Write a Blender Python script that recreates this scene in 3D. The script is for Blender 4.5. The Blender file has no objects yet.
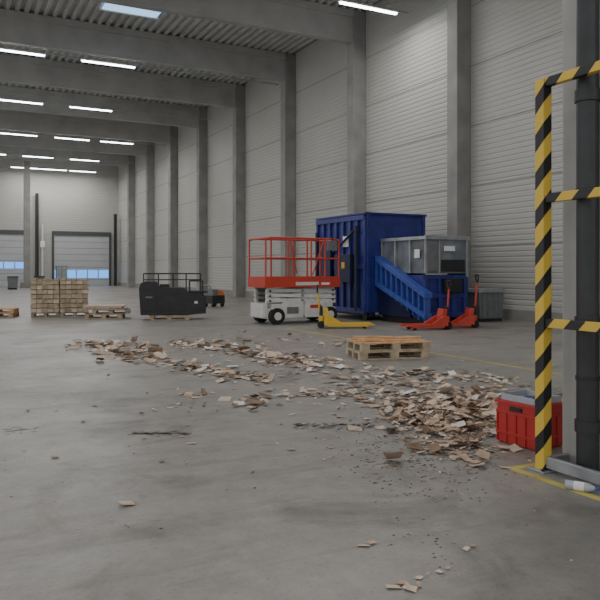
import bpy, math, random
from mathutils import Vector, Matrix
random.seed(11)
R=math.radians
# ---------------------------------------------------------------- materials
def nodes(name):
    m=bpy.data.materials.new(name); m.use_nodes=True
    nt=m.node_tree; b=nt.nodes['Principled BSDF']
    return m,nt,b
def mat(name,col,rough=.6,metal=0,var=.12,scale=6,bump=0,emit=None,es=0):
    m,nt,b=nodes(name); N=nt.nodes; L=nt.links
    tc=N.new('ShaderNodeTexCoord'); no=N.new('ShaderNodeTexNoise'); no.inputs['Scale'].default_value=scale; no.inputs['Detail'].default_value=6
    L.new(tc.outputs['Object'],no.inputs['Vector'])
    cr=N.new('ShaderNodeValToRGB'); cr.color_ramp.elements[0].position=.3; cr.color_ramp.elements[1].position=.7
    a=[c*(1-var) for c in col]; c2=[min(1,c*(1+var)) for c in col]
    cr.color_ramp.elements[0].color=(*a,1); cr.color_ramp.elements[1].color=(*c2,1)
    L.new(no.outputs['Fac'],cr.inputs['Fac']); L.new(cr.outputs['Color'],b.inputs['Base Color'])
    b.inputs['Roughness'].default_value=rough; b.inputs['Metallic'].default_value=metal
    if bump:
        bp=N.new('ShaderNodeBump'); bp.inputs['Strength'].default_value=bump; bp.inputs['Distance'].default_value=.01
        L.new(no.outputs['Fac'],bp.inputs['Height']); L.new(bp.outputs['Normal'],b.inputs['Normal'])
    if emit:
        b.inputs['Emission Color'].default_value=(*emit,1); b.inputs['Emission Strength'].default_value=es
    return m
M={}
M['wood']=mat('pallet_wood',(.44,.32,.20),.8,var=.3,scale=9)
M['wood2']=mat('pallet_wood_new',(.66,.38,.19),.8,var=.25,scale=9)
M['woodgrey']=mat('old_wood',(.34,.28,.21),.85,var=.35,scale=5)
M['pale']=mat('pale_timber',(.47,.38,.26),.85,var=.25,scale=7)
M['pale2']=mat('pale_carton',(.36,.29,.20),.85,var=.25,scale=7)
M['red']=mat('red_paint',(.56,.06,.035),.45,var=.1)
M['crate']=mat('red_plastic',(.50,.035,.03),.4,var=.06)
M['cratel']=mat('grey_plastic',(.42,.44,.48),.35,var=.08)
M['white']=mat('white_paint',(.68,.67,.64),.45,var=.1)
M['blue']=mat('blue_paint',(.025,.034,.20),.4,var=.25,scale=3)
M['bluel']=mat('blue_paint_light',(.05,.10,.40),.4,var=.15)
M['blued']=mat('blue_paint_dark',(.008,.012,.06),.5,var=.15)
M['steel']=mat('galvanised_steel',(.36,.38,.40),.4,.5,var=.2,scale=4)
M['hopper']=mat('hopper_grey_steel',(.18,.20,.22),.55,.1,var=.35,scale=2)
M['dark']=mat('dark_metal',(.03,.03,.032),.5,.2,var=.2)
M['black']=mat('black_plastic',(.02,.02,.022),.45,var=.2)
M['rubber']=mat('rubber',(.02,.02,.02),.8)
M['yellow']=mat('yellow_paint',(.70,.45,.04),.45,var=.08)
M['orange']=mat('orange_paint',(.7,.16,.03),.5)
M['paper']=mat('paper',(.8,.8,.78),.8,var=.03)
M['col']=mat('column_concrete',(.27,.262,.25),.8,var=.16,scale=1.3,bump=.2)
M['colf']=mat('column_concrete_light',(.40,.39,.375),.8,var=.12,scale=2,bump=.2)
M['beam']=mat('beam_concrete',(.38,.375,.36),.8,var=.12,scale=1.0)
M['deck']=mat('roof_deck_metal',(.48,.49,.48),.5,.0,var=.08,scale=1)
M['plinth']=mat('plinth_concrete',(.25,.24,.225),.85,var=.15,scale=2)
M['door']=mat('door_panel_grey',(.46,.47,.48),.5,var=.05,scale=1)
M['frame']=mat('door_frame_grey',(.075,.078,.082),.5,var=.1)
M['pipe']=mat('pipe_dark_grey',(.030,.031,.033),.45,var=.25,scale=4)
M['box']=mat('grey_box',(.16,.165,.17),.5,var=.15)
M['card1']=mat('cardboard_tan',(.50,.36,.26),.85,var=.2,scale=12)
M['card2']=mat('cardboard_light',(.64,.51,.40),.85,var=.15,scale=12)
M['card3']=mat('cardboard_brown',(.25,.165,.11),.9,var=.25,scale=12)
M['card4']=mat('paper_scrap',(.74,.71,.67),.8,var=.08,scale=12)
M['crumb']=mat('small_crumbs',(.13,.11,.09),.9,var=.3)
M['tube']=mat('lamp_tube',(.9,.9,.9),.4,emit=(.9,.96,1),es=14)
M['sky']=mat('skylight_panel',(.5,.7,.9),.4,emit=(.35,.6,.9),es=1.5)
M['win']=mat('door_glazing',(.1,.3,.7),.2,emit=(.10,.36,.9),es=1.5)
m,nt,b=nodes('hazard_stripes'); N=nt.nodes; L=nt.links
tc=N.new('ShaderNodeTexCoord'); sp=N.new('ShaderNodeSeparateXYZ'); L.new(tc.outputs['Object'],sp.inputs[0])
a1=N.new('ShaderNodeMath'); a1.operation='ADD'; L.new(sp.outputs['Z'],a1.inputs[0]); L.new(sp.outputs['Y'],a1.inputs[1])
a2=N.new('ShaderNodeMath'); a2.operation='SUBTRACT'; L.new(a1.outputs[0],a2.inputs[0]); L.new(sp.outputs['X'],a2.inputs[1])
a3=N.new('ShaderNodeMath'); a3.operation='FRACT'
a4=N.new('ShaderNodeMath'); a4.operation='MULTIPLY'; a4.inputs[1].default_value=3.3; L.new(a2.outputs[0],a4.inputs[0]); L.new(a4.outputs[0],a3.inputs[0])
a5=N.new('ShaderNodeMath'); a5.operation='GREATER_THAN'; a5.inputs[1].default_value=.47; L.new(a3.outputs[0],a5.inputs[0])
mx=N.new('ShaderNodeMix'); mx.data_type='RGBA'; mx.inputs['A'].default_value=(.018,.018,.018,1); mx.inputs['B'].default_value=(.74,.50,.07,1)
L.new(a5.outputs[0],mx.inputs['Factor']); L.new(mx.outputs['Result'],b.inputs['Base Color']); b.inputs['Roughness'].default_value=.5
M['hazard']=m
m,nt,b=nodes('wall_cladding'); N=nt.nodes; L=nt.links
tc=N.new('ShaderNodeTexCoord'); no=N.new('ShaderNodeTexNoise'); no.inputs['Scale'].default_value=.25; no.inputs['Detail'].default_value=4
L.new(tc.outputs['Object'],no.inputs['Vector'])
cr=N.new('ShaderNodeValToRGB'); cr.color_ramp.elements[0].color=(.37,.365,.335,1); cr.color_ramp.elements[1].color=(.49,.485,.45,1)
L.new(no.outputs['Fac'],cr.inputs['Fac']); L.new(cr.outputs['Color'],b.inputs['Base Color']); b.inputs['Roughness'].default_value=.55
M['wall']=m
# floor concrete
m,nt,b=nodes('floor_concrete'); N=nt.nodes; L=nt.links
tc=N.new('ShaderNodeTexCoord')
def noise(s,d=6,r=.6,dist=0,vec=None):
    n=N.new('ShaderNodeTexNoise'); n.inputs['Scale'].default_value=s; n.inputs['Detail'].default_value=d; n.inputs['Roughness'].default_value=r; n.inputs['Distortion'].default_value=dist
    L.new(vec or tc.outputs['Object'],n.inputs['Vector']); return n
def ramp(src,p0,c0,p1,c1):
    c=N.new('ShaderNodeValToRGB'); c.color_ramp.elements[0].position=p0; c.color_ramp.elements[1].position=p1
    c.color_ramp.elements[0].color=(*c0,1); c.color_ramp.elements[1].color=(*c1,1); L.new(src,c.inputs['Fac']); return c
def mul(a,b_,f=1):
    x=N.new('ShaderNodeMix'); x.data_type='RGBA'; x.blend_type='MULTIPLY'; x.inputs['Factor'].default_value=f
    L.new(a,x.inputs['A']); L.new(b_,x.inputs['B']); return x.outputs['Result']
base=ramp(noise(.35,5).outputs['Fac'],.3,(.262,.245,.222),.7,(.34,.32,.292)).outputs['Color']
fine=ramp(noise(4,12,.8).outputs['Fac'],.32,(.74,.74,.74),.62,(1.05,1.05,1.05)).outputs['Color']
speck=ramp(noise(38,3,.6).outputs['Fac'],.32,(.6,.58,.56),.40,(1,1,1)).outputs['Color']
stain=ramp(noise(.9,8,.68,.6).outputs['Fac'],.33,(.60,.59,.58),.47,(1,1,1)).outputs['Color']
# streaky tyre / wheel marks: stretched noise
mp=N.new('ShaderNodeMapping'); mp.inputs['Rotation'].default_value=(0,0,R(35)); mp.inputs['Scale'].default_value=(.25,3.2,1); L.new(tc.outputs['Object'],mp.inputs['Vector'])
streak=ramp(noise(1.1,6,.6,.4,mp.outputs['Vector']).outputs['Fac'],.34,(.74,.73,.72),.46,(1,1,1)).outputs['Color']
c=mul(mul(mul(mul(base,fine),speck,.7),stain,.9),streak,.6)
# soft shadow near the column foot, painted into the floor colour
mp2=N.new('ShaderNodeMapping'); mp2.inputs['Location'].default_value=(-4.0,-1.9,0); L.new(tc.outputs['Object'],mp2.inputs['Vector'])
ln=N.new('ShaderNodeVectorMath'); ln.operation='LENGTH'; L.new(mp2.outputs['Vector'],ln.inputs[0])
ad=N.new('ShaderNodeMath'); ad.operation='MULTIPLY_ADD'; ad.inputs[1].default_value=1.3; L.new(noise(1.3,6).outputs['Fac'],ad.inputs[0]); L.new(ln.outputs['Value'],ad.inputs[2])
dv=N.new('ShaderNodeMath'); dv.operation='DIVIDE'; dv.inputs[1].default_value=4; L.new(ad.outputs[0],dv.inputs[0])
soft_shadow=ramp(dv.outputs[0],.5,(.60,.61,.62),.68,(1,1,1)).outputs['Color']
c=mul(c,soft_shadow)
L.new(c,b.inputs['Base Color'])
rr=ramp(noise(.6,6).outputs['Fac'],.3,(.33,)*3,.7,(.55,)*3); L.new(rr.outputs['Color'],b.inputs['Roughness'])
bp=N.new('ShaderNodeBump'); bp.inputs['Strength'].default_value=.25; bp.inputs['Distance'].default_value=.01; L.new(noise(14,6).outputs['Fac'],bp.inputs['Height']); L.new(bp.outputs['Normal'],b.inputs['Normal'])
M['floor']=m
M['residue']=mat('floor_residue_grey',(.16,.147,.134),.6,var=.2,scale=20)
M['tape']=mat('floor_tape_yellow',(.50,.41,.10),.6,var=.25,scale=7)

# ---------------------------------------------------------------- mesh builder
class MB:
    def __init__(s): s.v=[];s.f=[];s.m=[];s.mats=[];s.T=Matrix.Identity(4);s.sm=[]
    def mi(s,k):
        if k not in s.mats: s.mats.append(k)
        return s.mats.index(k)
    def add(s,vs,fs,k,smooth=False):
        o=len(s.v); s.v+=[tuple(s.T@Vector(p)) for p in vs]; i=s.mi(k)
        for f in fs: s.f.append([o+j for j in f]); s.m.append(i); s.sm.append(smooth)
    def box(s,x0,x1,y0,y1,z0,z1,k):
        s.add([(x0,y0,z0),(x1,y0,z0),(x1,y1,z0),(x0,y1,z0),(x0,y0,z1),(x1,y0,z1),(x1,y1,z1),(x0,y1,z1)],
              [(0,3,2,1),(4,5,6,7),(0,1,5,4),(1,2,6,5),(2,3,7,6),(3,0,4,7)],k)
    def cb(s,c,d,k,rz=0,rx=0,ry=0):
        T=Matrix.Translation(c)@Matrix.Rotation(rz,4,'Z')@Matrix.Rotation(ry,4,'Y')@Matrix.Rotation(rx,4,'X')
        old=s.T; s.T=old@T; a,b_,c_=[q/2 for q in d]; s.box(-a,a,-b_,b_,-c_,c_,k); s.T=old
    def cyl(s,p0,p1,r,k,n=12,r1=None):
        p0=Vector(p0);p1=Vector(p1);d=(p1-p0).normalized(); r1=r if r1 is None else r1
        u=d.orthogonal().normalized(); w=d.cross(u); vs=[];
        for p,rr_ in((p0,r),(p1,r1)):
            for i in range(n):
                a=2*math.pi*i/n; vs.append(tuple(p+(u*math.cos(a)+w*math.sin(a))*rr_))
        s.add(vs,[(i,(i+1)%n,n+(i+1)%n,n+i) for i in range(n)],k,True)
        s.add(vs,[tuple(range(n))[::-1],tuple(range(n,2*n))],k)
    def path(s,pts,r,k,n=8,closed=False):
        q=list(pts)+([pts[0]] if closed else [])
        for a,b_ in zip(q[:-1],q[1:]): s.cyl(a,b_,r,k,n)
    def prism_xz(s,pts,y0,y1,k):
        n=len(pts); vs=[(x,y0,z) for x,z in pts]+[(x,y1,z) for x,z in pts]
        s.add(vs,[tuple(range(n)),tuple(range(2*n-1,n-1,-1))]+[(i,n+i,n+(i+1)%n,(i+1)%n) for i in range(n)],k)
    def prism_yz(s,pts,x0,x1,k):
        n=len(pts); vs=[(x0,y,z) for y,z in pts]+[(x1,y,z) for y,z in pts]
        s.add(vs,[tuple(range(n-1,-1,-1)),tuple(range(n,2*n))]+[(i,(i+1)%n,n+(i+1)%n,n+i) for i in range(n)],k)
    def build(s,name,loc=(0,0,0),rz=0,bevel=0):
        me=bpy.data.meshes.new(name); me.from_pydata(s.v,[],s.f)
        for k in s.mats: me.materials.append(M[k])
        for p,i,q in zip(me.polygons,s.m,s.sm): p.material_index=i; p.use_smooth=q
        me.update(); o=bpy.data.objects.new(name,me); bpy.context.scene.collection.objects.link(o)
        o.location=loc; o.rotation_euler=(0,0,rz)
        if bevel:
            bv=o.modifiers.new('bevel','BEVEL'); bv.width=bevel; bv.segments=2; bv.limit_method='ANGLE'; bv.angle_limit=R(50)
        return o
# ---------------------------------------------------------------- room shell
WX=16.15; YE=72.0; YB=-14; XL=-15; BAY=6.64; Y0=18.9; HB=11.25; HD=12.6
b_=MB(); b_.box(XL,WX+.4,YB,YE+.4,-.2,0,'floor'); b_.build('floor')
def ribs(h,z0=.35,per=.17,d=.016):
    out=[];z=z0
    while z<h-.001:
        out+=[(z,0),(z+per*.62,0),(z+per*.72,d),(z+per*.9,d)]; z+=per
    out.append((h,0)); return out
pr=ribs(HD); b_=MB(); n=len(pr)
vs=[(WX+d,YB,z) for z,d in pr]+[(WX+d,YE,z) for z,d in pr]
b_.add(vs,[(i,n+i,n+i+1,i+1) for i in range(n-1)],'wall')
b_.box(WX+.05,WX+.25,YB,YE+.3,0,HD,'wall')
b_.box(WX-.04,WX+.05,YB,YE,0,.35,'plinth')
for zz in(2.4,4.45,6.5,8.55,10.6): b_.box(WX-.006,WX+.01,YB,YE,zz,zz+.035,'plinth')
b_.build('wall_right')
b_=MB()
vs=[(XL,YE+d,z) for z,d in pr]+[(WX,YE+d,z) for z,d in pr]
b_.add(vs,[(i,i+1,n+i+1,n+i) for i in range(n-1)],'wall')
b_.box(XL,WX+.05,YE+.05,YE+.25,0,HD,'wall')
b_.build('wall_far')
b_=MB(); x=XL; P=[]
while x<WX: P+=[(x,HD),(x+.12,HD),(x+.17,HD+.12),(x+.33,HD+.12)]; x+=.38
n=len(P); vs=[(p,YB,q) for p,q in P]+[(p,YE,q) for p,q in P]
b_.add(vs,[(i,i+1,n+i+1,n+i) for i in range(n-1)],'deck')
b_.box(XL,WX+.25,YB,YE+.25,HD+.13,HD+.3,'deck'); b_.build('ceiling')
for i in range(-4,9):
    y=Y0+BAY*i
    if i<8:
        b_=MB(); b_.box(WX-.6,WX,y-.27,y+.27,0,HD,'col'); b_.build('wall_column',bevel=.02)
        b_=MB(); b_.box(XL,WX-.05,y-.17,y+.17,HB,HD,'beam'); b_.box(XL,WX-.05,y-.25,y+.25,HB+1.05,HD,'beam')
        b_.build('roof_beam',bevel=.01)
b_=MB(); b_.box(6.6,7.1,66.2,66.7,0,HB,'col'); b_.box(6.35,7.35,65.9,67,0,.5,'plinth'); b_.build('interior_column')
rows=[(32.7,[2.9,6.9,-1.1]),(42.3,[4.0,7.9,.2]),(52.6,[4.9,8.5,11.7]),(62.3,[7.3,11.1,3.6]),(69.5,[7.0,9.5,12.2]),(21.4,[13.8,9.6,-2]),(12,[-4,3,9]),(3,[-5,5]),(-6,[-3,6])]
for y,xs in rows:
    b_=MB(); z=HB-.15
    b_.box(XL,WX-.62,y-.03,y+.03,z+.06,z+.11,'steel')
    for xx in range(-14,15,4): b_.cyl((xx,y,z+.1),(xx,y,HD),.012,'steel',6)
    for xx in xs:
        b_.box(xx-1.25,xx+1.25,y-.09,y+.09,z,z+.06,'white'); b_.box(xx-1.2,xx+1.2,y-.06,y+.06,z-.05,z,'tube')
        li=bpy.data.lights.new('lamp_light','AREA'); li.shape='RECTANGLE'; li.size=2.3; li.size_y=.12; li.energy=150; li.color=(1,.98,.96)
        lo=bpy.data.objects.new('lamp_light',li); bpy.context.scene.collection.objects.link(lo); lo.location=(xx,y,z-.06)
    b_.build('ceiling_lamp_row')
b_=MB(); z=HD-.12; b_.box(6.0,8.3,28.7,29.7,z,z+.05,'sky'); b_.box(5.9,8.4,28.6,28.7,z-.04,z+.1,'white'); b_.box(5.9,8.4,29.7,29.8,z-.04,z+.1,'white'); b_.build('skylight')
def door(name,x0,x1,h,wz0,wz1):
    b_=MB(); y=YE-.02
    b_.box(x0-.2,x0,y-.15,y,0,h+.4,'frame'); b_.box(x1,x1+.2,y-.15,y,0,h+.4,'frame'); b_.box(x0,x1,y-.15,y,h,h+.4,'frame')
    k=8
    for i in range(k):
        z0=h*i/k; b_.box(x0,x1,y-.08,y,z0+.02,h*(i+1)/k-.01,'door')
    b_.box(x0,x1,y-.04,y,0,h,'box')
    nw=5; w=(x1-x0)/nw
    for i in range(nw): b_.box(x0+i*w+.06,x0+(i+1)*w-.06,y-.1,y-.05,wz0,wz1,'win')
    return b_.build(name)
door('door_1',2.4,7.3,5.0,1.75,2.35); door('door_2',9.9,15.2,5.0,.8,1.6)
b_=MB(); b_.box(15.5,15.75,YE-1.2,YE-.9,0,7.2,'dark'); b_.cyl((8.3,YE-.3,0),(8.3,YE-.3,9),.16,'pipe'); b_.cyl((8.8,YE-.3,0),(8.8,YE-.3,6),.1,'white'); b_.box(8.6,9.0,YE-.45,YE-.4,3.8,4.4,'paper'); b_.build('trim_1')
b_=MB(); b_.box(-.5,.5,-.25,.25,.05,2.0,'box'); b_.box(-.47,-.02,-.28,-.25,.1,1.95,'steel'); b_.box(.02,.47,-.28,-.25,.1,1.95,'steel'); b_.box(-.5,.5,-.25,.25,0,.05,'dark'); b_.build('metal_cabinet',(10.4,70.6,0))
for lx,ly in((5.3,62),(7.6,64)):
    b_=MB(); b_.prism_xz([(-.33,.12),(.33,.12),(.4,1.0),(-.4,1.0)],-.35,.35,'box'); b_.prism_xz([(-.43,1.0),(.43,1.0),(.38,1.08),(-.38,1.08)],-.4,.4,'dark')
    b_.cyl((-.35,.33,.12),(.35,.33,.12),.12,'rubber'); b_.box(-.3,-.2,-.3,-.2,0,.12,'dark'); b_.box(.2,.3,-.3,-.2,0,.12,'dark'); b_.build('wheelie_bin',(lx,ly,0))
b_=MB(); b_.box(8.42,8.5,6,17.3,0,.003,'tape'); b_.build('floor_marking_line')
b_=MB(); b_.box(4.06,4.13,1,4.2,0,.003,'tape'); b_.box(4.06,4.5,4.2,4.27,0,.003,'tape'); b_.build('floor_marking_line')
# ---------------------------------------------------------------- pallets
def pallet(b,x=0,y=0,z=0,rz=0,k='wood',kt=None):
    old=b.T; b.T=old@Matrix.Translation((x,y,z))@Matrix.Rotation(rz,4,'Z'); kt=kt or k
    for yy in(-.35,0,.35):
        b.box(-.6,.6,yy-.05,yy+.05,0,.022,k)
        for xx in(-.53,0,.53): b.box(xx-.07,xx+.07,yy-.05,yy+.05,.022,.10,k)
    for xx in(-.53,0,.53): b.box(xx-.07,xx+.07,-.4,.4,.10,.122,k)
    for yy,w in((-.33,.145),(-.165,.1),(0,.145),(.165,.1),(.33,.145)): b.box(-.6,.6,yy-w/2,yy+w/2,.122,.144,kt)
    b.T=old
b_=MB(); pallet(b_,0,0,0,0,'pale'); pallet(b_,.02,.01,.146,R(1.5),'pale','wood2')
b_.cb((.1,.05,.31),(1.15,.12,.03),'wood2',rz=R(12)); b_.cb((-.1,-.2,.305),(.9,.1,.025),'wood2',rz=R(-4)); b_.cb((.15,.28,.305),(.9,.09,.025),'pale',rz=R(3))
b_.cb((-.2,.1,.34),(.7,.09,.025),'wood2',rz=R(-14))
o=b_.build('wooden_pallet_stack',(7.36,10.8,0),R(-15)); o.scale=(1.1,1.1,1.05)
b_=MB()
for px_ in(-.62,.62): pallet(b_,px_,0,0,0,'woodgrey')
for px_,hh in((-.62,7),(.62,7)):
    z=.15
    for l in range(hh):
        b_.box(px_-.56,px_+.56,-.36,.36,z+.005,z+.14,'pale2')
        for sx in range(5):
            w=.22; xx=px_-.6+sx*.24+random.uniform(-.012,.012)
            b_.box(xx,xx+w,-.42+random.uniform(-.03,.02),-.36,z+random.uniform(0,.02),z+.13,random.choice(['pale','pale','pale2','card2']))
        for sy in range(3):
            b_.box(px_-.62,px_-.56,-.38+sy*.26,-.16+sy*.26,z,z+.13,random.choice(['pale','pale2']))
        b_.box(px_-.6+random.uniform(-.03,.03),px_+.6+random.uniform(-.03,.03),-.4,.4,z+.13,z+.15,random.choice(['pale','pale2']))
        z+=.158
    for k in range(5): b_.box(px_-.58+.24*k,px_-.4+.24*k,-.4,.38,z,z+.02+.04*random.random(),'pale')
o=b_.build('stacked_timber_crates',(3.7,25.3,0),R(-12)); o.scale=(.76,.9,1)
b_=MB(); pallet(b_,0,0,0,0,'wood'); pallet(b_,.2,.05,.146,R(4),'woodgrey')
for k in range(4): b_.cb((random.uniform(-.1,.15),0,.31+.035*k),(1.25,.75,.03),random.choice(['card1','card2','wood']),rz=R(random.uniform(-5,5)))
b_.build('pallet_with_boards',(4.9,23.75,0),R(-20))
b_=MB(); pallet(b_,0,0,0,0,'wood'); pallet(b_,0,0,.146,R(3),'wood2'); b_.build('wooden_pallet',(1.75,26.0,0),R(-20))
# ---------------------------------------------------------------- scissor lift
b_=MB()
b_.box(-1.2,1.2,-.42,.42,.16,.46,'white'); b_.box(-1.05,1.05,-.5,.5,.24,.6,'white')
b_.box(-.72,-.04,-.56,-.5,.18,.66,'white'); b_.box(.02,.75,-.56,-.5,.18,.66,'white'); b_.box(-.6,-.2,-.565,-.56,.3,.5,'box'); b_.box(.2,.6,-.565,-.56,.45,.55,'red')
b_.box(-1.32,-1.18,-.42,.42,.2,.62,'white')
for sx in(-.92,.92):
    for sy in(-.5,.5):
        b_.cyl((sx,sy-.09,.24),(sx,sy+.09,.24),.24,'rubber',20); b_.cyl((sx,sy-.1,.24),(sx,sy+.1,.24),.12,'white',14)
z=.66
for l in range(3):
    for sy in(-.40,.40):
        b_.cb((0,sy,z+.02),(2.4,.06,.11),'white',ry=R(2.0)); b_.cb((0,sy*.85,z+.05),(2.4,.06,.11),'white',ry=R(-2.0))
    b_.cyl((-1.1,-.46,z+.03),(-1.1,.46,z+.03),.03,'dark'); b_.cyl((1.1,-.46,z+.03),(1.1,.46,z+.03),.03,'dark'); b_.cyl((0,-.47,z+.03),(0,.47,z+.03),.04,'steel')
    z+=.145
b_.cyl((-.5,0,.7),(.3,0,1.05),.06,'steel')
b_.box(-1.3,1.3,-.52,.52,1.1,1.16,'dark'); b_.box(-1.3,1.25,-.56,-.52,1.08,1.40,'red'); b_.box(-1.3,1.25,.52,.56,1.08,1.40,'red'); b_.box(-1.34,-1.3,-.56,.56,1.08,1.40,'red'); b_.box(1.25,1.29,-.56,.56,1.08,1.3,'red')
b_.box(-.3,.5,-.565,-.56,1.14,1.24,'white'); b_.box(.6,.9,-.565,-.56,1.15,1.22,'paper')
rr_=.028
for sy in(-.54,.54):
    b_.path([(-1.3,sy,1.4),(-1.3,sy,2.5),(-1.15,sy,2.55),(1.1,sy,2.55),(1.25,sy,2.5),(1.25,sy,1.3)],rr_,'red')
    b_.cyl((-1.3,sy,1.95),(1.25,sy,1.95),rr_,'red')
    for xx in(-.55,.25,.75): b_.cyl((xx,sy,1.4),(xx,sy,2.55),rr_,'red')
for xx in(-1.3,1.25):
    for zz in(1.95,2.53): b_.cyl((xx,-.54,zz),(xx,.54,zz),rr_,'red')
b_.path([(-.5,-.54,2.55),(-.25,-.54,1.5)],.02,'red'); b_.path([(.3,-.54,1.45),(.7,-.54,2.5)],.02,'red')
b_.box(.85,1.15,-.6,-.45,2.2,2.5,'box'); b_.cyl((1.0,-.55,2.5),(1.0,-.55,2.62),.03,'black')
for zz in(.4,.65,.9): b_.cyl((1.3,-.25,zz),(1.3,.25,zz),.02,'dark')
b_.cyl((1.3,-.25,.3),(1.3,-.25,1.1),.02,'dark'); b_.cyl((1.3,.25,.3),(1.3,.25,1.1),.02,'dark')
b_.build('scissor_lift',(9.70,19.2,0),R(3),bevel=.006)
# ---------------------------------------------------------------- blue waste compactor
b_=MB(); X0,X1,Ya,Yb,H=11.87,14.1,18.55,21.7,3.35
b_.box(X0,X1,Ya,Yb,.25,H,'blue')
for yy in[Ya+.02+k*.44 for k in range(8)]: b_.box(X0-.08,X0,yy-.05,yy+.05,.3,H-.05,'blue')
for zz in(.3,1.7,H-.1): b_.box(X0-.1,X0,Ya,Yb,zz-.07,zz+.08,'blue')
for xx in(X0+.04,X1-.04): b_.box(xx-.05,xx+.05,Ya-.07,Ya,.3,H,'blue')
b_.box(X0+.1,X1-.1,Ya-.03,Ya,2.0,H-.1,'blue')
b_.box(X0-.1,X1+.05,Ya-.09,Yb+.02,H,H+.06,'blue')
b_.box(X0-.3,X0-.08,Ya+.5,Ya+1.5,1.2,2.1,'blued'); b_.box(X0-.22,X0-.1,Ya+1.9,Ya+2.7,.9,2.7,'blued')
b_.box(X0-.12,X0-.1,Ya+.9,Ya+1.25,2.35,2.7,'paper'); b_.box(X0-.32,X0-.3,Ya+.8,Ya+1.0,1.65,1.85,'yellow'); b_.cyl((X0-.2,Ya+.3,.3),(X0-.2,Ya+.3,3.0),.05,'dark'); b_.cyl((X0-.2,Ya+1.7,2.2),(X0-.2,Ya+.3,2.9),.04,'dark')
b_.cyl((X0-.18,Ya+2.9,.4),(X0-.18,Ya+2.9,2.9),.06,'blued')
for xx in(X0+.25,X1-.25):
    for yy in(Ya+.3,Yb-.3): b_.cyl((xx-.12,yy,.14),(xx+.12,yy,.14),.14,'dark')
    b_.box(xx-.08,xx+.08,Ya,Yb,.14,.28,'blued')
hx0,hx1,hy0,hy1=12.32,13.9,16.2,18.48
b_.box(hx0+.05,hx1,hy0+.1,hy1,.2,1.45,'blue')
b_.prism_yz([(hy0,1.5),(hy1,1.5),(hy1,2.5),(hy0,2.56)],hx0+.12,hx1,'hopper')
b_.box(hx0+.02,hx0+.1,hy0-.02,hy1,2.48,2.58,'steel'); b_.box(hx0,hx1+.05,hy0-.06,hy0,2.48,2.6,'steel')
for yy in(hy0,hy0+.75,hy0+1.5,hy1-.05): b_.box(hx0+.04,hx0+.12,yy,yy+.05,1.5,2.5,'steel')
b_.box(hx0+.5,hx0+.55,hy0-.04,hy0,1.5,2.5,'steel'); b_.box(hx1-.06,hx1,hy0-.05,hy0,1.4,2.55,'steel')
b_.box(hx0+.1,hx0+.48,hy0-.03,hy0,1.55,2.45,'box'); b_.box(hx0+.6,hx1-.1,hy0-.02,hy0,1.55,1.9,'dark')
b_.box(hx0+.02,hx0+.035,hy0+.25,hy0+.5,1.95,2.2,'paper'); b_.box(hx0+.7,hx0+1.1,hy0-.035,hy0-.02,2.15,2.3,'paper')
def band(y0,z0,y1,z1,th,x0,x1,k): 
    b_.prism_yz([(y0,z0),(y1,z1),(y1,z1-th),(y0,z0-th)],x0,x1,k)
band(hy1,2.05,hy0-.25,.95,.16,hx0-.18,hx0+.1,'bluel'); band(hy1,1.25,hy0-.25,.35,.14,hx0-.18,hx0+.1,'bluel'); band(hy1,1.9,hy0-.2,.85,.75,hx0-.06,hx0+.1,'blue')
for k in range(10):
    t=k/9; yy=hy1+(hy0-.2-hy1)*t; zt=2.0+(.9-2.0)*t; b_.box(hx0-.15,hx0+.05,yy-.03,yy+.03,zt-.85,zt-.02,'bluel')
b_.box(hx0-.05,hx0+.1,hy0+.6,hy1,.2,.95,'blued')
for xx in(hx0+.1,hx0+.6,hx0+1.1,hx1-.05): b_.box(xx-.05,xx+.05,hy0+.02,hy0+.1,.2,1.45,'blue')
for zz in(.3,.85,1.4): b_.box(hx0+.05,hx1,hy0+.03,hy0+.1,zz-.06,zz+.06,'blue')
b_.box(hx0+.7,hx0+1.3,hy0-.12,hy0+.05,.95,1.35,'dark'); b_.box(hx1,hx1+.12,hy0+.1,hy0+.9,.5,2.3,'blue')
b_.box(hx0+.1,hx0+.25,hy0+.2,hy1,0,.2,'dark'); b_.box(hx1-.25,hx1-.1,hy0+.2,hy1,0,.2,'dark')
b_.build('waste_compactor',bevel=.008)
# ---------------------------------------------------------------- pallet trucks
def pallet_truck(name,loc,rz,k,lean=12,L_=1.15,hk=1.0):
    b=MB()
    for sy in(-.19,.19):
        b.box(.1,L_,sy-.08,sy+.08,.1,.15,k); b.prism_xz([(L_,.1),(L_,.15),(L_+.08,.11),(L_+.08,.09)],sy-.07,sy+.07,k); b.box(.1,L_-.1,sy-.08,sy-.065,.06,.1,k); b.box(.1,L_-.1,sy+.065,sy+.08,.06,.1,k)
        b.cyl((L_-.2,sy-.045,.045),(L_-.2,sy+.045,.045),.045,'rubber')
    b.box(0,.14,-.26,.26,.1,.36,k); b.prism_xz([(0,.36),(.14,.36),(.1,.56),(-.02,.54)],-.16,.16,k)
    b.prism_xz([(.14,.15),(.5,.15),(.14,.36)],-.26,-.2,k); b.prism_xz([(.14,.15),(.5,.15),(.14,.36)],.2,.26,k)
    for sy in(-.09,.09): b.cyl((-.08,sy-.03,.1),(-.08,sy+.03,.1),.1,'rubber',16)
    b.box(-.14,-.02,-.07,.07,.15,.34,k); b.cyl((-.08,0,.1),(-.08,0,.6),.05,'dark')
    a=R(lean); hx=-.1-math.sin(a)*.95; hz=.42+math.cos(a)*.8*hk
    b.cyl((-.1,0,.42),(hx,0,hz-.12),.028,k); b.path([(hx,0,hz-.14),(hx,-.1,hz-.02),(hx,-.1,hz+.08),(hx,.1,hz+.08),(hx,.1,hz-.02),(hx,0,hz-.14)],.022,'black'); 
    return b.build(name,loc,rz,bevel=.005)
pallet_truck('pallet_truck',(9.40,16.85,0),R(-27),'yellow',5,1.3,.85)
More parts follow.
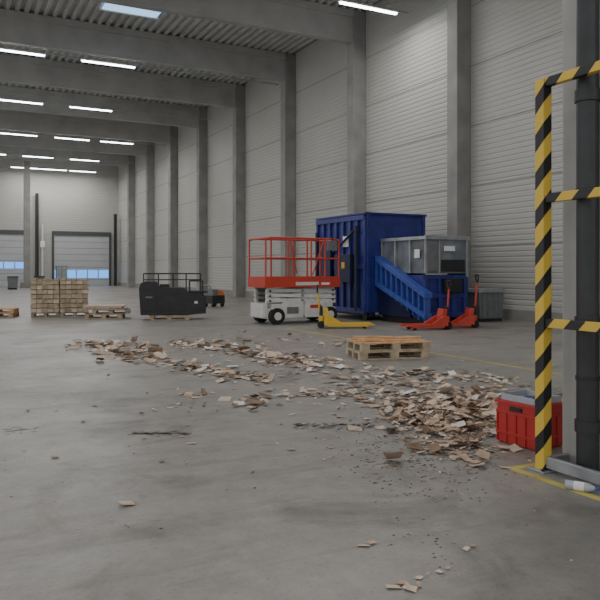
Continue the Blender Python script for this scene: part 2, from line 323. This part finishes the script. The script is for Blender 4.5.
pallet_truck('pallet_truck',(12.15,15.1,0),R(168),'red',3)
pallet_truck('pallet_truck',(13.15,15.15,0),R(160),'red',4,1.0,1.2)
b_=MB(); b_.prism_xz([(-.42,.1),(.42,.1),(.46,.9),(-.46,.9)],-.35,.35,'box')
b_.prism_xz([(-.5,.9),(.5,.9),(.46,1.02),(-.46,1.02)],-.4,.4,'steel')
for k in range(4): b_.box(-.35+.2*k,-.3+.2*k,-.38,-.35,.15,.88,'box')
b_.box(-.42,.42,-.33,-.2,0,.1,'dark'); b_.box(-.42,.42,.2,.33,0,.1,'dark'); b_.build('lidded_container',(15.2,16.9,0),R(-6),bevel=.01)
# ---------------------------------------------------------------- black machine on pallet
b_=MB(); pallet(b_,-.1,0,0,0,'wood')
b_.prism_xz([(-.95,.16),(-1.0,1.0),(-.95,1.18),(-.8,1.24),(-.5,1.22),(-.42,1.05),(.35,1.02),(.5,.86),(.92,.84),(1.0,.7),(1.0,.2),(.55,.16)],-.4,.4,'black')
b_.prism_xz([(-.9,.3),(-.9,.95),(-.5,.95),(-.5,.3)],-.43,-.4,'dark'); b_.prism_xz([(-.4,.3),(-.4,.85),(.2,.85),(.35,.7),(.35,.3)],-.43,-.4,'dark')
b_.box(.55,.95,-.43,-.4,.3,.75,'dark'); b_.box(.5,1.05,-.3,.3,.86,.92,'dark')
for xx in(-.9,-.45,0,.4,.85): b_.cyl((xx,.3,.7),(xx,.3,1.48),.02,'dark')
b_.cyl((-.9,.3,1.48),(.85,.3,1.48),.022,'dark'); b_.cyl((-.9,.3,1.28),(.85,.3,1.28),.018,'dark')
b_.path([(.9,-.3,.7),(.9,-.3,1.25),(.5,-.3,1.25),(.5,-.3,.8)],.022,'dark'); b_.box(-.4,-.1,-.2,.1,1.02,1.14,'dark')
b_.box(.65,.75,-.435,-.43,.52,.6,'white'); b_.box(-.8,-.6,-.435,-.43,.7,.76,'box')
o=b_.build('industrial_machine_unit',(6.75,22.2,0),R(-18),bevel=.01); o.scale=(1.06,1,1)
b_=MB(); b_.box(-.35,.35,-.3,.3,.15,.5,'dark'); b_.box(-.3,.0,-.28,.28,.5,.75,'box'); b_.prism_xz([(.0,.5),(.35,.5),(.25,.68),(.0,.75)],-.28,.28,'orange')
for sx in(-.25,.25):
    for sy in(-.25,.25): b_.cyl((sx,sy-.03,.09),(sx,sy+.03,.09),.09,'rubber'); b_.box(sx-.02,sx+.02,sy-.02,sy+.02,.09,.16,'dark')
b_.path([(-.3,-.25,.7),(-.5,-.25,.95),(-.5,.25,.95),(-.3,.25,.7)],.02,'steel'); b_.build('floor_cleaning_machine',(10.6,28.8,0),R(20))
# ---------------------------------------------------------------- right foreground
b_=MB(); b_.box(4.58,5.08,3.5,4.17,0,HB,'colf'); b_.build('concrete_column',bevel=.02)
b_=MB(); px_,py_=4.455,3.8
b_.cyl((px_,py_,.03),(px_,py_,HB),.083,'pipe',28)
for zz in(.35,1.15,2.9,4.6): b_.cyl((px_,py_,zz),(px_,py_,zz+.09),.096,'pipe',28)
for zz in(.75,2.2,3.8): b_.cyl((px_,py_,zz),(px_,py_,zz+.03),.09,'dark',24); b_.box(px_+.05,4.579,py_-.03,py_+.03,zz,zz+.03,'steel')
b_.cyl((px_,py_,0),(px_,py_,.05),.11,'dark',28)
b_.build('drain_pipe')
b_=MB(); gx,ga,gb=4.29,4.09,3.0
for yy in(ga,gb):
    b_.box(gx-.045,gx+.045,yy-.045,yy+.045,.01,3.12,'hazard'); b_.box(gx-.09,gx+.12,yy-.09,yy+.09,0,.015,'steel')
    for sx in(-.07,.1):
        b_.cyl((gx+sx,yy-.06,.01),(gx+sx,yy-.06,.03),.012,'dark',8)
    b_.box(gx+.045,4.56,yy-.02,yy+.02,.02,.1,'steel')
for zz in(1.18,2.17,3.09): 
    b_.box(gx-.03,gx+.03,gb+.045,ga-.045,zz-.035,zz+.035,'hazard')
b_.box(gx-.02,gx+.02,gb+.045,ga-.045,.03,.12,'steel')
b_.build('hazard_striped_guard_frame',bevel=.004)
def crate(x0,x1,y0,y1,z0,z1,k):
    b=MB(); t=.012; b.box(x0+.02,x1-.02,y0+.02,y1-.02,z0,z0+.015,k)
    for (a,c,d,e) in((x0,x0+t,y0,y1),(x1-t,x1,y0,y1),(x0,x1,y0,y0+t),(x0,x1,y1-t,y1)): b.box(a,c,d,e,z0+.01,z1,k)
    for zz in([z1-.03,z0+.09,z1-.12] if z1-z0>.2 else [z1-.025]):
        w=.02 if zz>z1-.05 else .012
        b.box(x0-w,x1+w,y0-w,y0,zz,zz+.025,k); b.box(x0-w,x1+w,y1,y1+w,zz,zz+.025,k); b.box(x0-w,x0,y0,y1,zz,zz+.025,k); b.box(x1,x1+w,y0,y1,zz,zz+.025,k)
    nx=4
    for i in range(nx+1):
        xx=x0+(x1-x0)*i/nx; yy=y0+(y1-y0)*i/nx; zt=z1-.1 if z1-z0>.2 else z1-.02
        b.box(xx-.006,xx+.006,y0-.012,y0,z0+.02,zt,k); b.box(x0-.012,x0,yy-.006,yy+.006,z0+.02,zt,k)
    if z1-z0>.2: b.box(x0-.014,x0,(y0+y1)/2-.07,(y0+y1)/2+.07,z1-.085,z1-.05,'black')
    return b
c_=crate(-.19,.19,-.22,.22,0,.40,'crate')
# grey liner tray and scraps inside, visible through the open top
for (a,c,d,e) in((-.172,-.162,-.2,.2),(.162,.172,-.2,.2),(-.172,.172,-.2,-.19),(-.172,.172,.19,.2)): c_.box(a,c,d,e,.05,.455,'cratel')
c_.box(-.172,.172,-.2,.2,.28,.29,'cratel')
for k in range(45): c_.cb((random.uniform(-.11,.11),random.uniform(-.13,.13),random.uniform(.31,.42)),(.11,.08,.004),random.choice(['card1','card2','card3','card4','bluel']),rz=random.uniform(0,3),rx=random.uniform(-.5,.5))
c_.build('red_plastic_crate',(4.84,4.77,0),R(4),bevel=.002)
b_=MB(); b_.cyl((-.1,0,.034),(.06,0,.034),.033,'cratel',16); b_.cyl((.06,0,.034),(.1,0,.034),.033,'cratel',16,.014); b_.cyl((.1,0,.034),(.125,0,.034),.014,'bluel',12); b_.cyl((-.04,0,.034),(.03,0,.034),.0335,'paper',16); b_.build('plastic_bottle',(4.12,3.58,0),R(-60))
# ---------------------------------------------------------------- cardboard scraps
fw=Vector((math.sin(R(27.2)),math.cos(R(27.2)),0)); rt=Vector((math.cos(R(27.2)),-math.sin(R(27.2)),0))
def W(l,d): return rt*l+fw*d
b_=MB()
def blocked(p):
    return (4.5<p.x<5.3 and 3.3<p.y<5.1) or (4.1<p.x<4.6 and 2.9<p.y<4.25) or (6.5<p.x<8.2 and 9.9<p.y<11.6) or (5.5<p.x<7.9 and 21.4<p.y<23.3)
def scrap(p,s,z,tilt,k=None):
    k=k or random.choices(['card1','card2','card3','card4'],[38,36,15,11])[0]
    a0=random.random()*6.3; el=random.uniform(.3,.95)
    pts=[]
    cs=[(-1,-1),(1,-1),(1,1),(-1,1)]
    for i in range(4):
        a,c=cs[i],cs[(i+1)%4]; pts.append(Vector((a[0]*random.uniform(.7,1),a[1]*random.uniform(.6,1),0)))
        for _ in range(random.choice([0,0,1,2])):
            t=random.uniform(.25,.75); j=random.uniform(.6,1.05); pts.append(Vector(((a[0]+(c[0]-a[0])*t)*j,(a[1]+(c[1]-a[1])*t)*j,0)))
    s*=.8
    cu=random.uniform(0,.3)
    pts=[Vector((q.x*s,q.y*s*el,cu*abs(q.x)*s*random.uniform(.5,1))) for q in pts]
    T=Matrix.Rotation(a0,4,'Z')@Matrix.Rotation(random.gauss(0,tilt),4,'X')@Matrix.Rotation(random.gauss(0,tilt),4,'Y')
    pts=[T@q for q in pts]+[Vector((0,0,0))]; n=len(pts)-1; mz=min(q.z for q in pts)
    pts=[q+p+Vector((0,0,z-mz+.004)) for q in pts]
    b_.add([tuple(q) for q in pts],[(i,(i+1)%n,n) for i in range(n)],k)
def cluster(l,d,sl,sd,n,s0,s1,h=0,tilt=.15,k=None):
    for _ in range(n):
        gl,gd=random.gauss(0,1),random.gauss(0,1); p=W(l+gl*sl,d+gd*sd)
        if blocked(p): continue
        hh=h*math.exp(-(gl*gl+gd*gd)/1.6)*random.random()
        scrap(p,random.uniform(s0,s1)*random.choice([.35,.6,1]),hh,tilt,k)
def trail(l0,d0,l1,d1,w,n,s0,s1,tilt=.15):
    for _ in range(n):
        t=random.random(); l=l0+(l1-l0)*t+random.gauss(0,w); d=d0+(d1-d0)*t+random.gauss(0,w); p=W(l,d)
        if blocked(p): continue
        scrap(p,random.uniform(s0,s1)*random.choice([.35,.65,1]),random.random()*.02,tilt)
cluster(1.5,7.4,.32,.5,650,.04,.13,.09,.26); cluster(2.05,8.2,.32,.5,480,.04,.14,.09,.26); cluster(1.25,8.6,.45,.35,220,.04,.12,.03)
cluster(1.45,6.35,.24,.28,200,.02,.09,.02); cluster(2.5,9.3,.5,.3,90,.05,.12); cluster(1.6,7.8,.6,.9,260,.02,.06,0); cluster(2.0,6.7,.25,.35,130,.03,.1,.03)
cluster(-.6,8.4,.18,.2,40,.05,.14,.05,.3); cluster(-1.4,9.0,.15,.15,14,.06,.15); cluster(-1.3,8.3,.2,.4,18,.03,.07)
trail(-4.3,14.9,-2.9,12.6,.32,210,.05,.2,.25); trail(-3.1,12.9,-.4,10,.24,300,.03,.16); trail(-2.6,15.2,.6,11.6,.3,330,.04,.18,.2)
trail(-.2,8.8,1.7,9.8,.25,170,.03,.12); trail(1.0,10.4,3.1,10.3,.25,110,.04,.15); trail(.6,11.6,2.4,10.3,.3,90,.04,.14)
trail(-.8,12.5,1.2,9.8,.35,120,.03,.14); trail(-2,17,1.5,14,.6,110,.05,.15); trail(-5,16,-3.5,14.5,.3,40,.06,.2)
for _ in range(220):
    p=W(random.uniform(-4,3),random.uniform(5.5,15)); 
    if not blocked(p): scrap(p,random.uniform(.015,.06),0,.1)
for l,d,s in((.37,4.05,.05),(.47,3.52,.06),(.55,3.5,.05),(-1.18,4.77,.07),(.74,3.7,.03),(.95,4.0,.03),(.62,3.63,.03),(2.05,6.0,.1),(1.9,6.2,.08),(-1.15,10,.12),(-1.5,8.1,.07),(.2,5.9,.03),(.55,7.0,.1)):
    scrap(W(l,d),s,0,.1,'card2')
    scrap(W(l+.05,d+.04),s*.7,0.004,.1,'card1')
for _ in range(18): scrap(W(-4.3+random.gauss(0,.25),15.0+random.gauss(0,.2)),random.uniform(.1,.2),.01,.2,'card4')
b_.build('torn_cardboard_scraps')
b_=MB()
def crumb(l,d,m=1):
    p=W(l,d); s=random.uniform(.005,.014)*m
    if blocked(p): return
    pts=[(p.x+s*math.cos(a)*random.uniform(.6,1.5),p.y+s*math.sin(a)*random.uniform(.5,1.1),.002) for a in(0,1.5,3,4.6)]+[(p.x,p.y,.002+s*.35)]
    b_.add(pts,[(0,1,4),(1,2,4),(2,3,4),(3,0,4)],random.choice(['crumb','crumb','card3','card1']))
for _ in range(480): crumb(random.gauss(1.0,.38),random.gauss(5.9,.6),1.15)
for _ in range(110): crumb(random.uniform(-3,2),random.uniform(4,11))
for _ in range(30): crumb(random.gauss(.75,.15),random.gauss(3.9,.25))
b_.build('floor_debris_crumbs')
b_=MB()
def smear(l,d,a,bb,n):
    for _ in range(n):
        p=W(l+random.uniform(-1.5,1.5)*a,d+random.gauss(0,bb)); s=random.uniform(.01,.035)
        if blocked(p): continue
        b_.add([(p.x+s*math.cos(t)*random.uniform(.7,1.6),p.y+s*.6*math.sin(t)*random.uniform(.6,1.4),.0012) for t in(0,1,2,3,4,5)],[(0,1,2,3,4,5)],'residue')
smear(-1.35,6.85,.2,.05,110); smear(.35,7.2,.28,.07,150); smear(1.1,5.9,.4,.4,110); smear(-2.9,7.0,.2,.1,30)
b_.build('floor_grime_marks')
# ---------------------------------------------------------------- world, camera
w=bpy.data.worlds.new('world'); bpy.context.scene.world=w; w.use_nodes=True
bg=w.node_tree.nodes['Background']; bg.inputs['Color'].default_value=(.95,.975,1,1); bg.inputs['Strength'].default_value=1.05
cam=bpy.data.cameras.new('camera'); co=bpy.data.objects.new('camera',cam); bpy.context.scene.collection.objects.link(co)
co.location=(0,0,1.6); co.rotation_euler=(R(90),0,R(-27.2)); cam.sensor_width=36; cam.lens=42; cam.shift_y=-.05; cam.clip_end=300
bpy.context.scene.camera=co
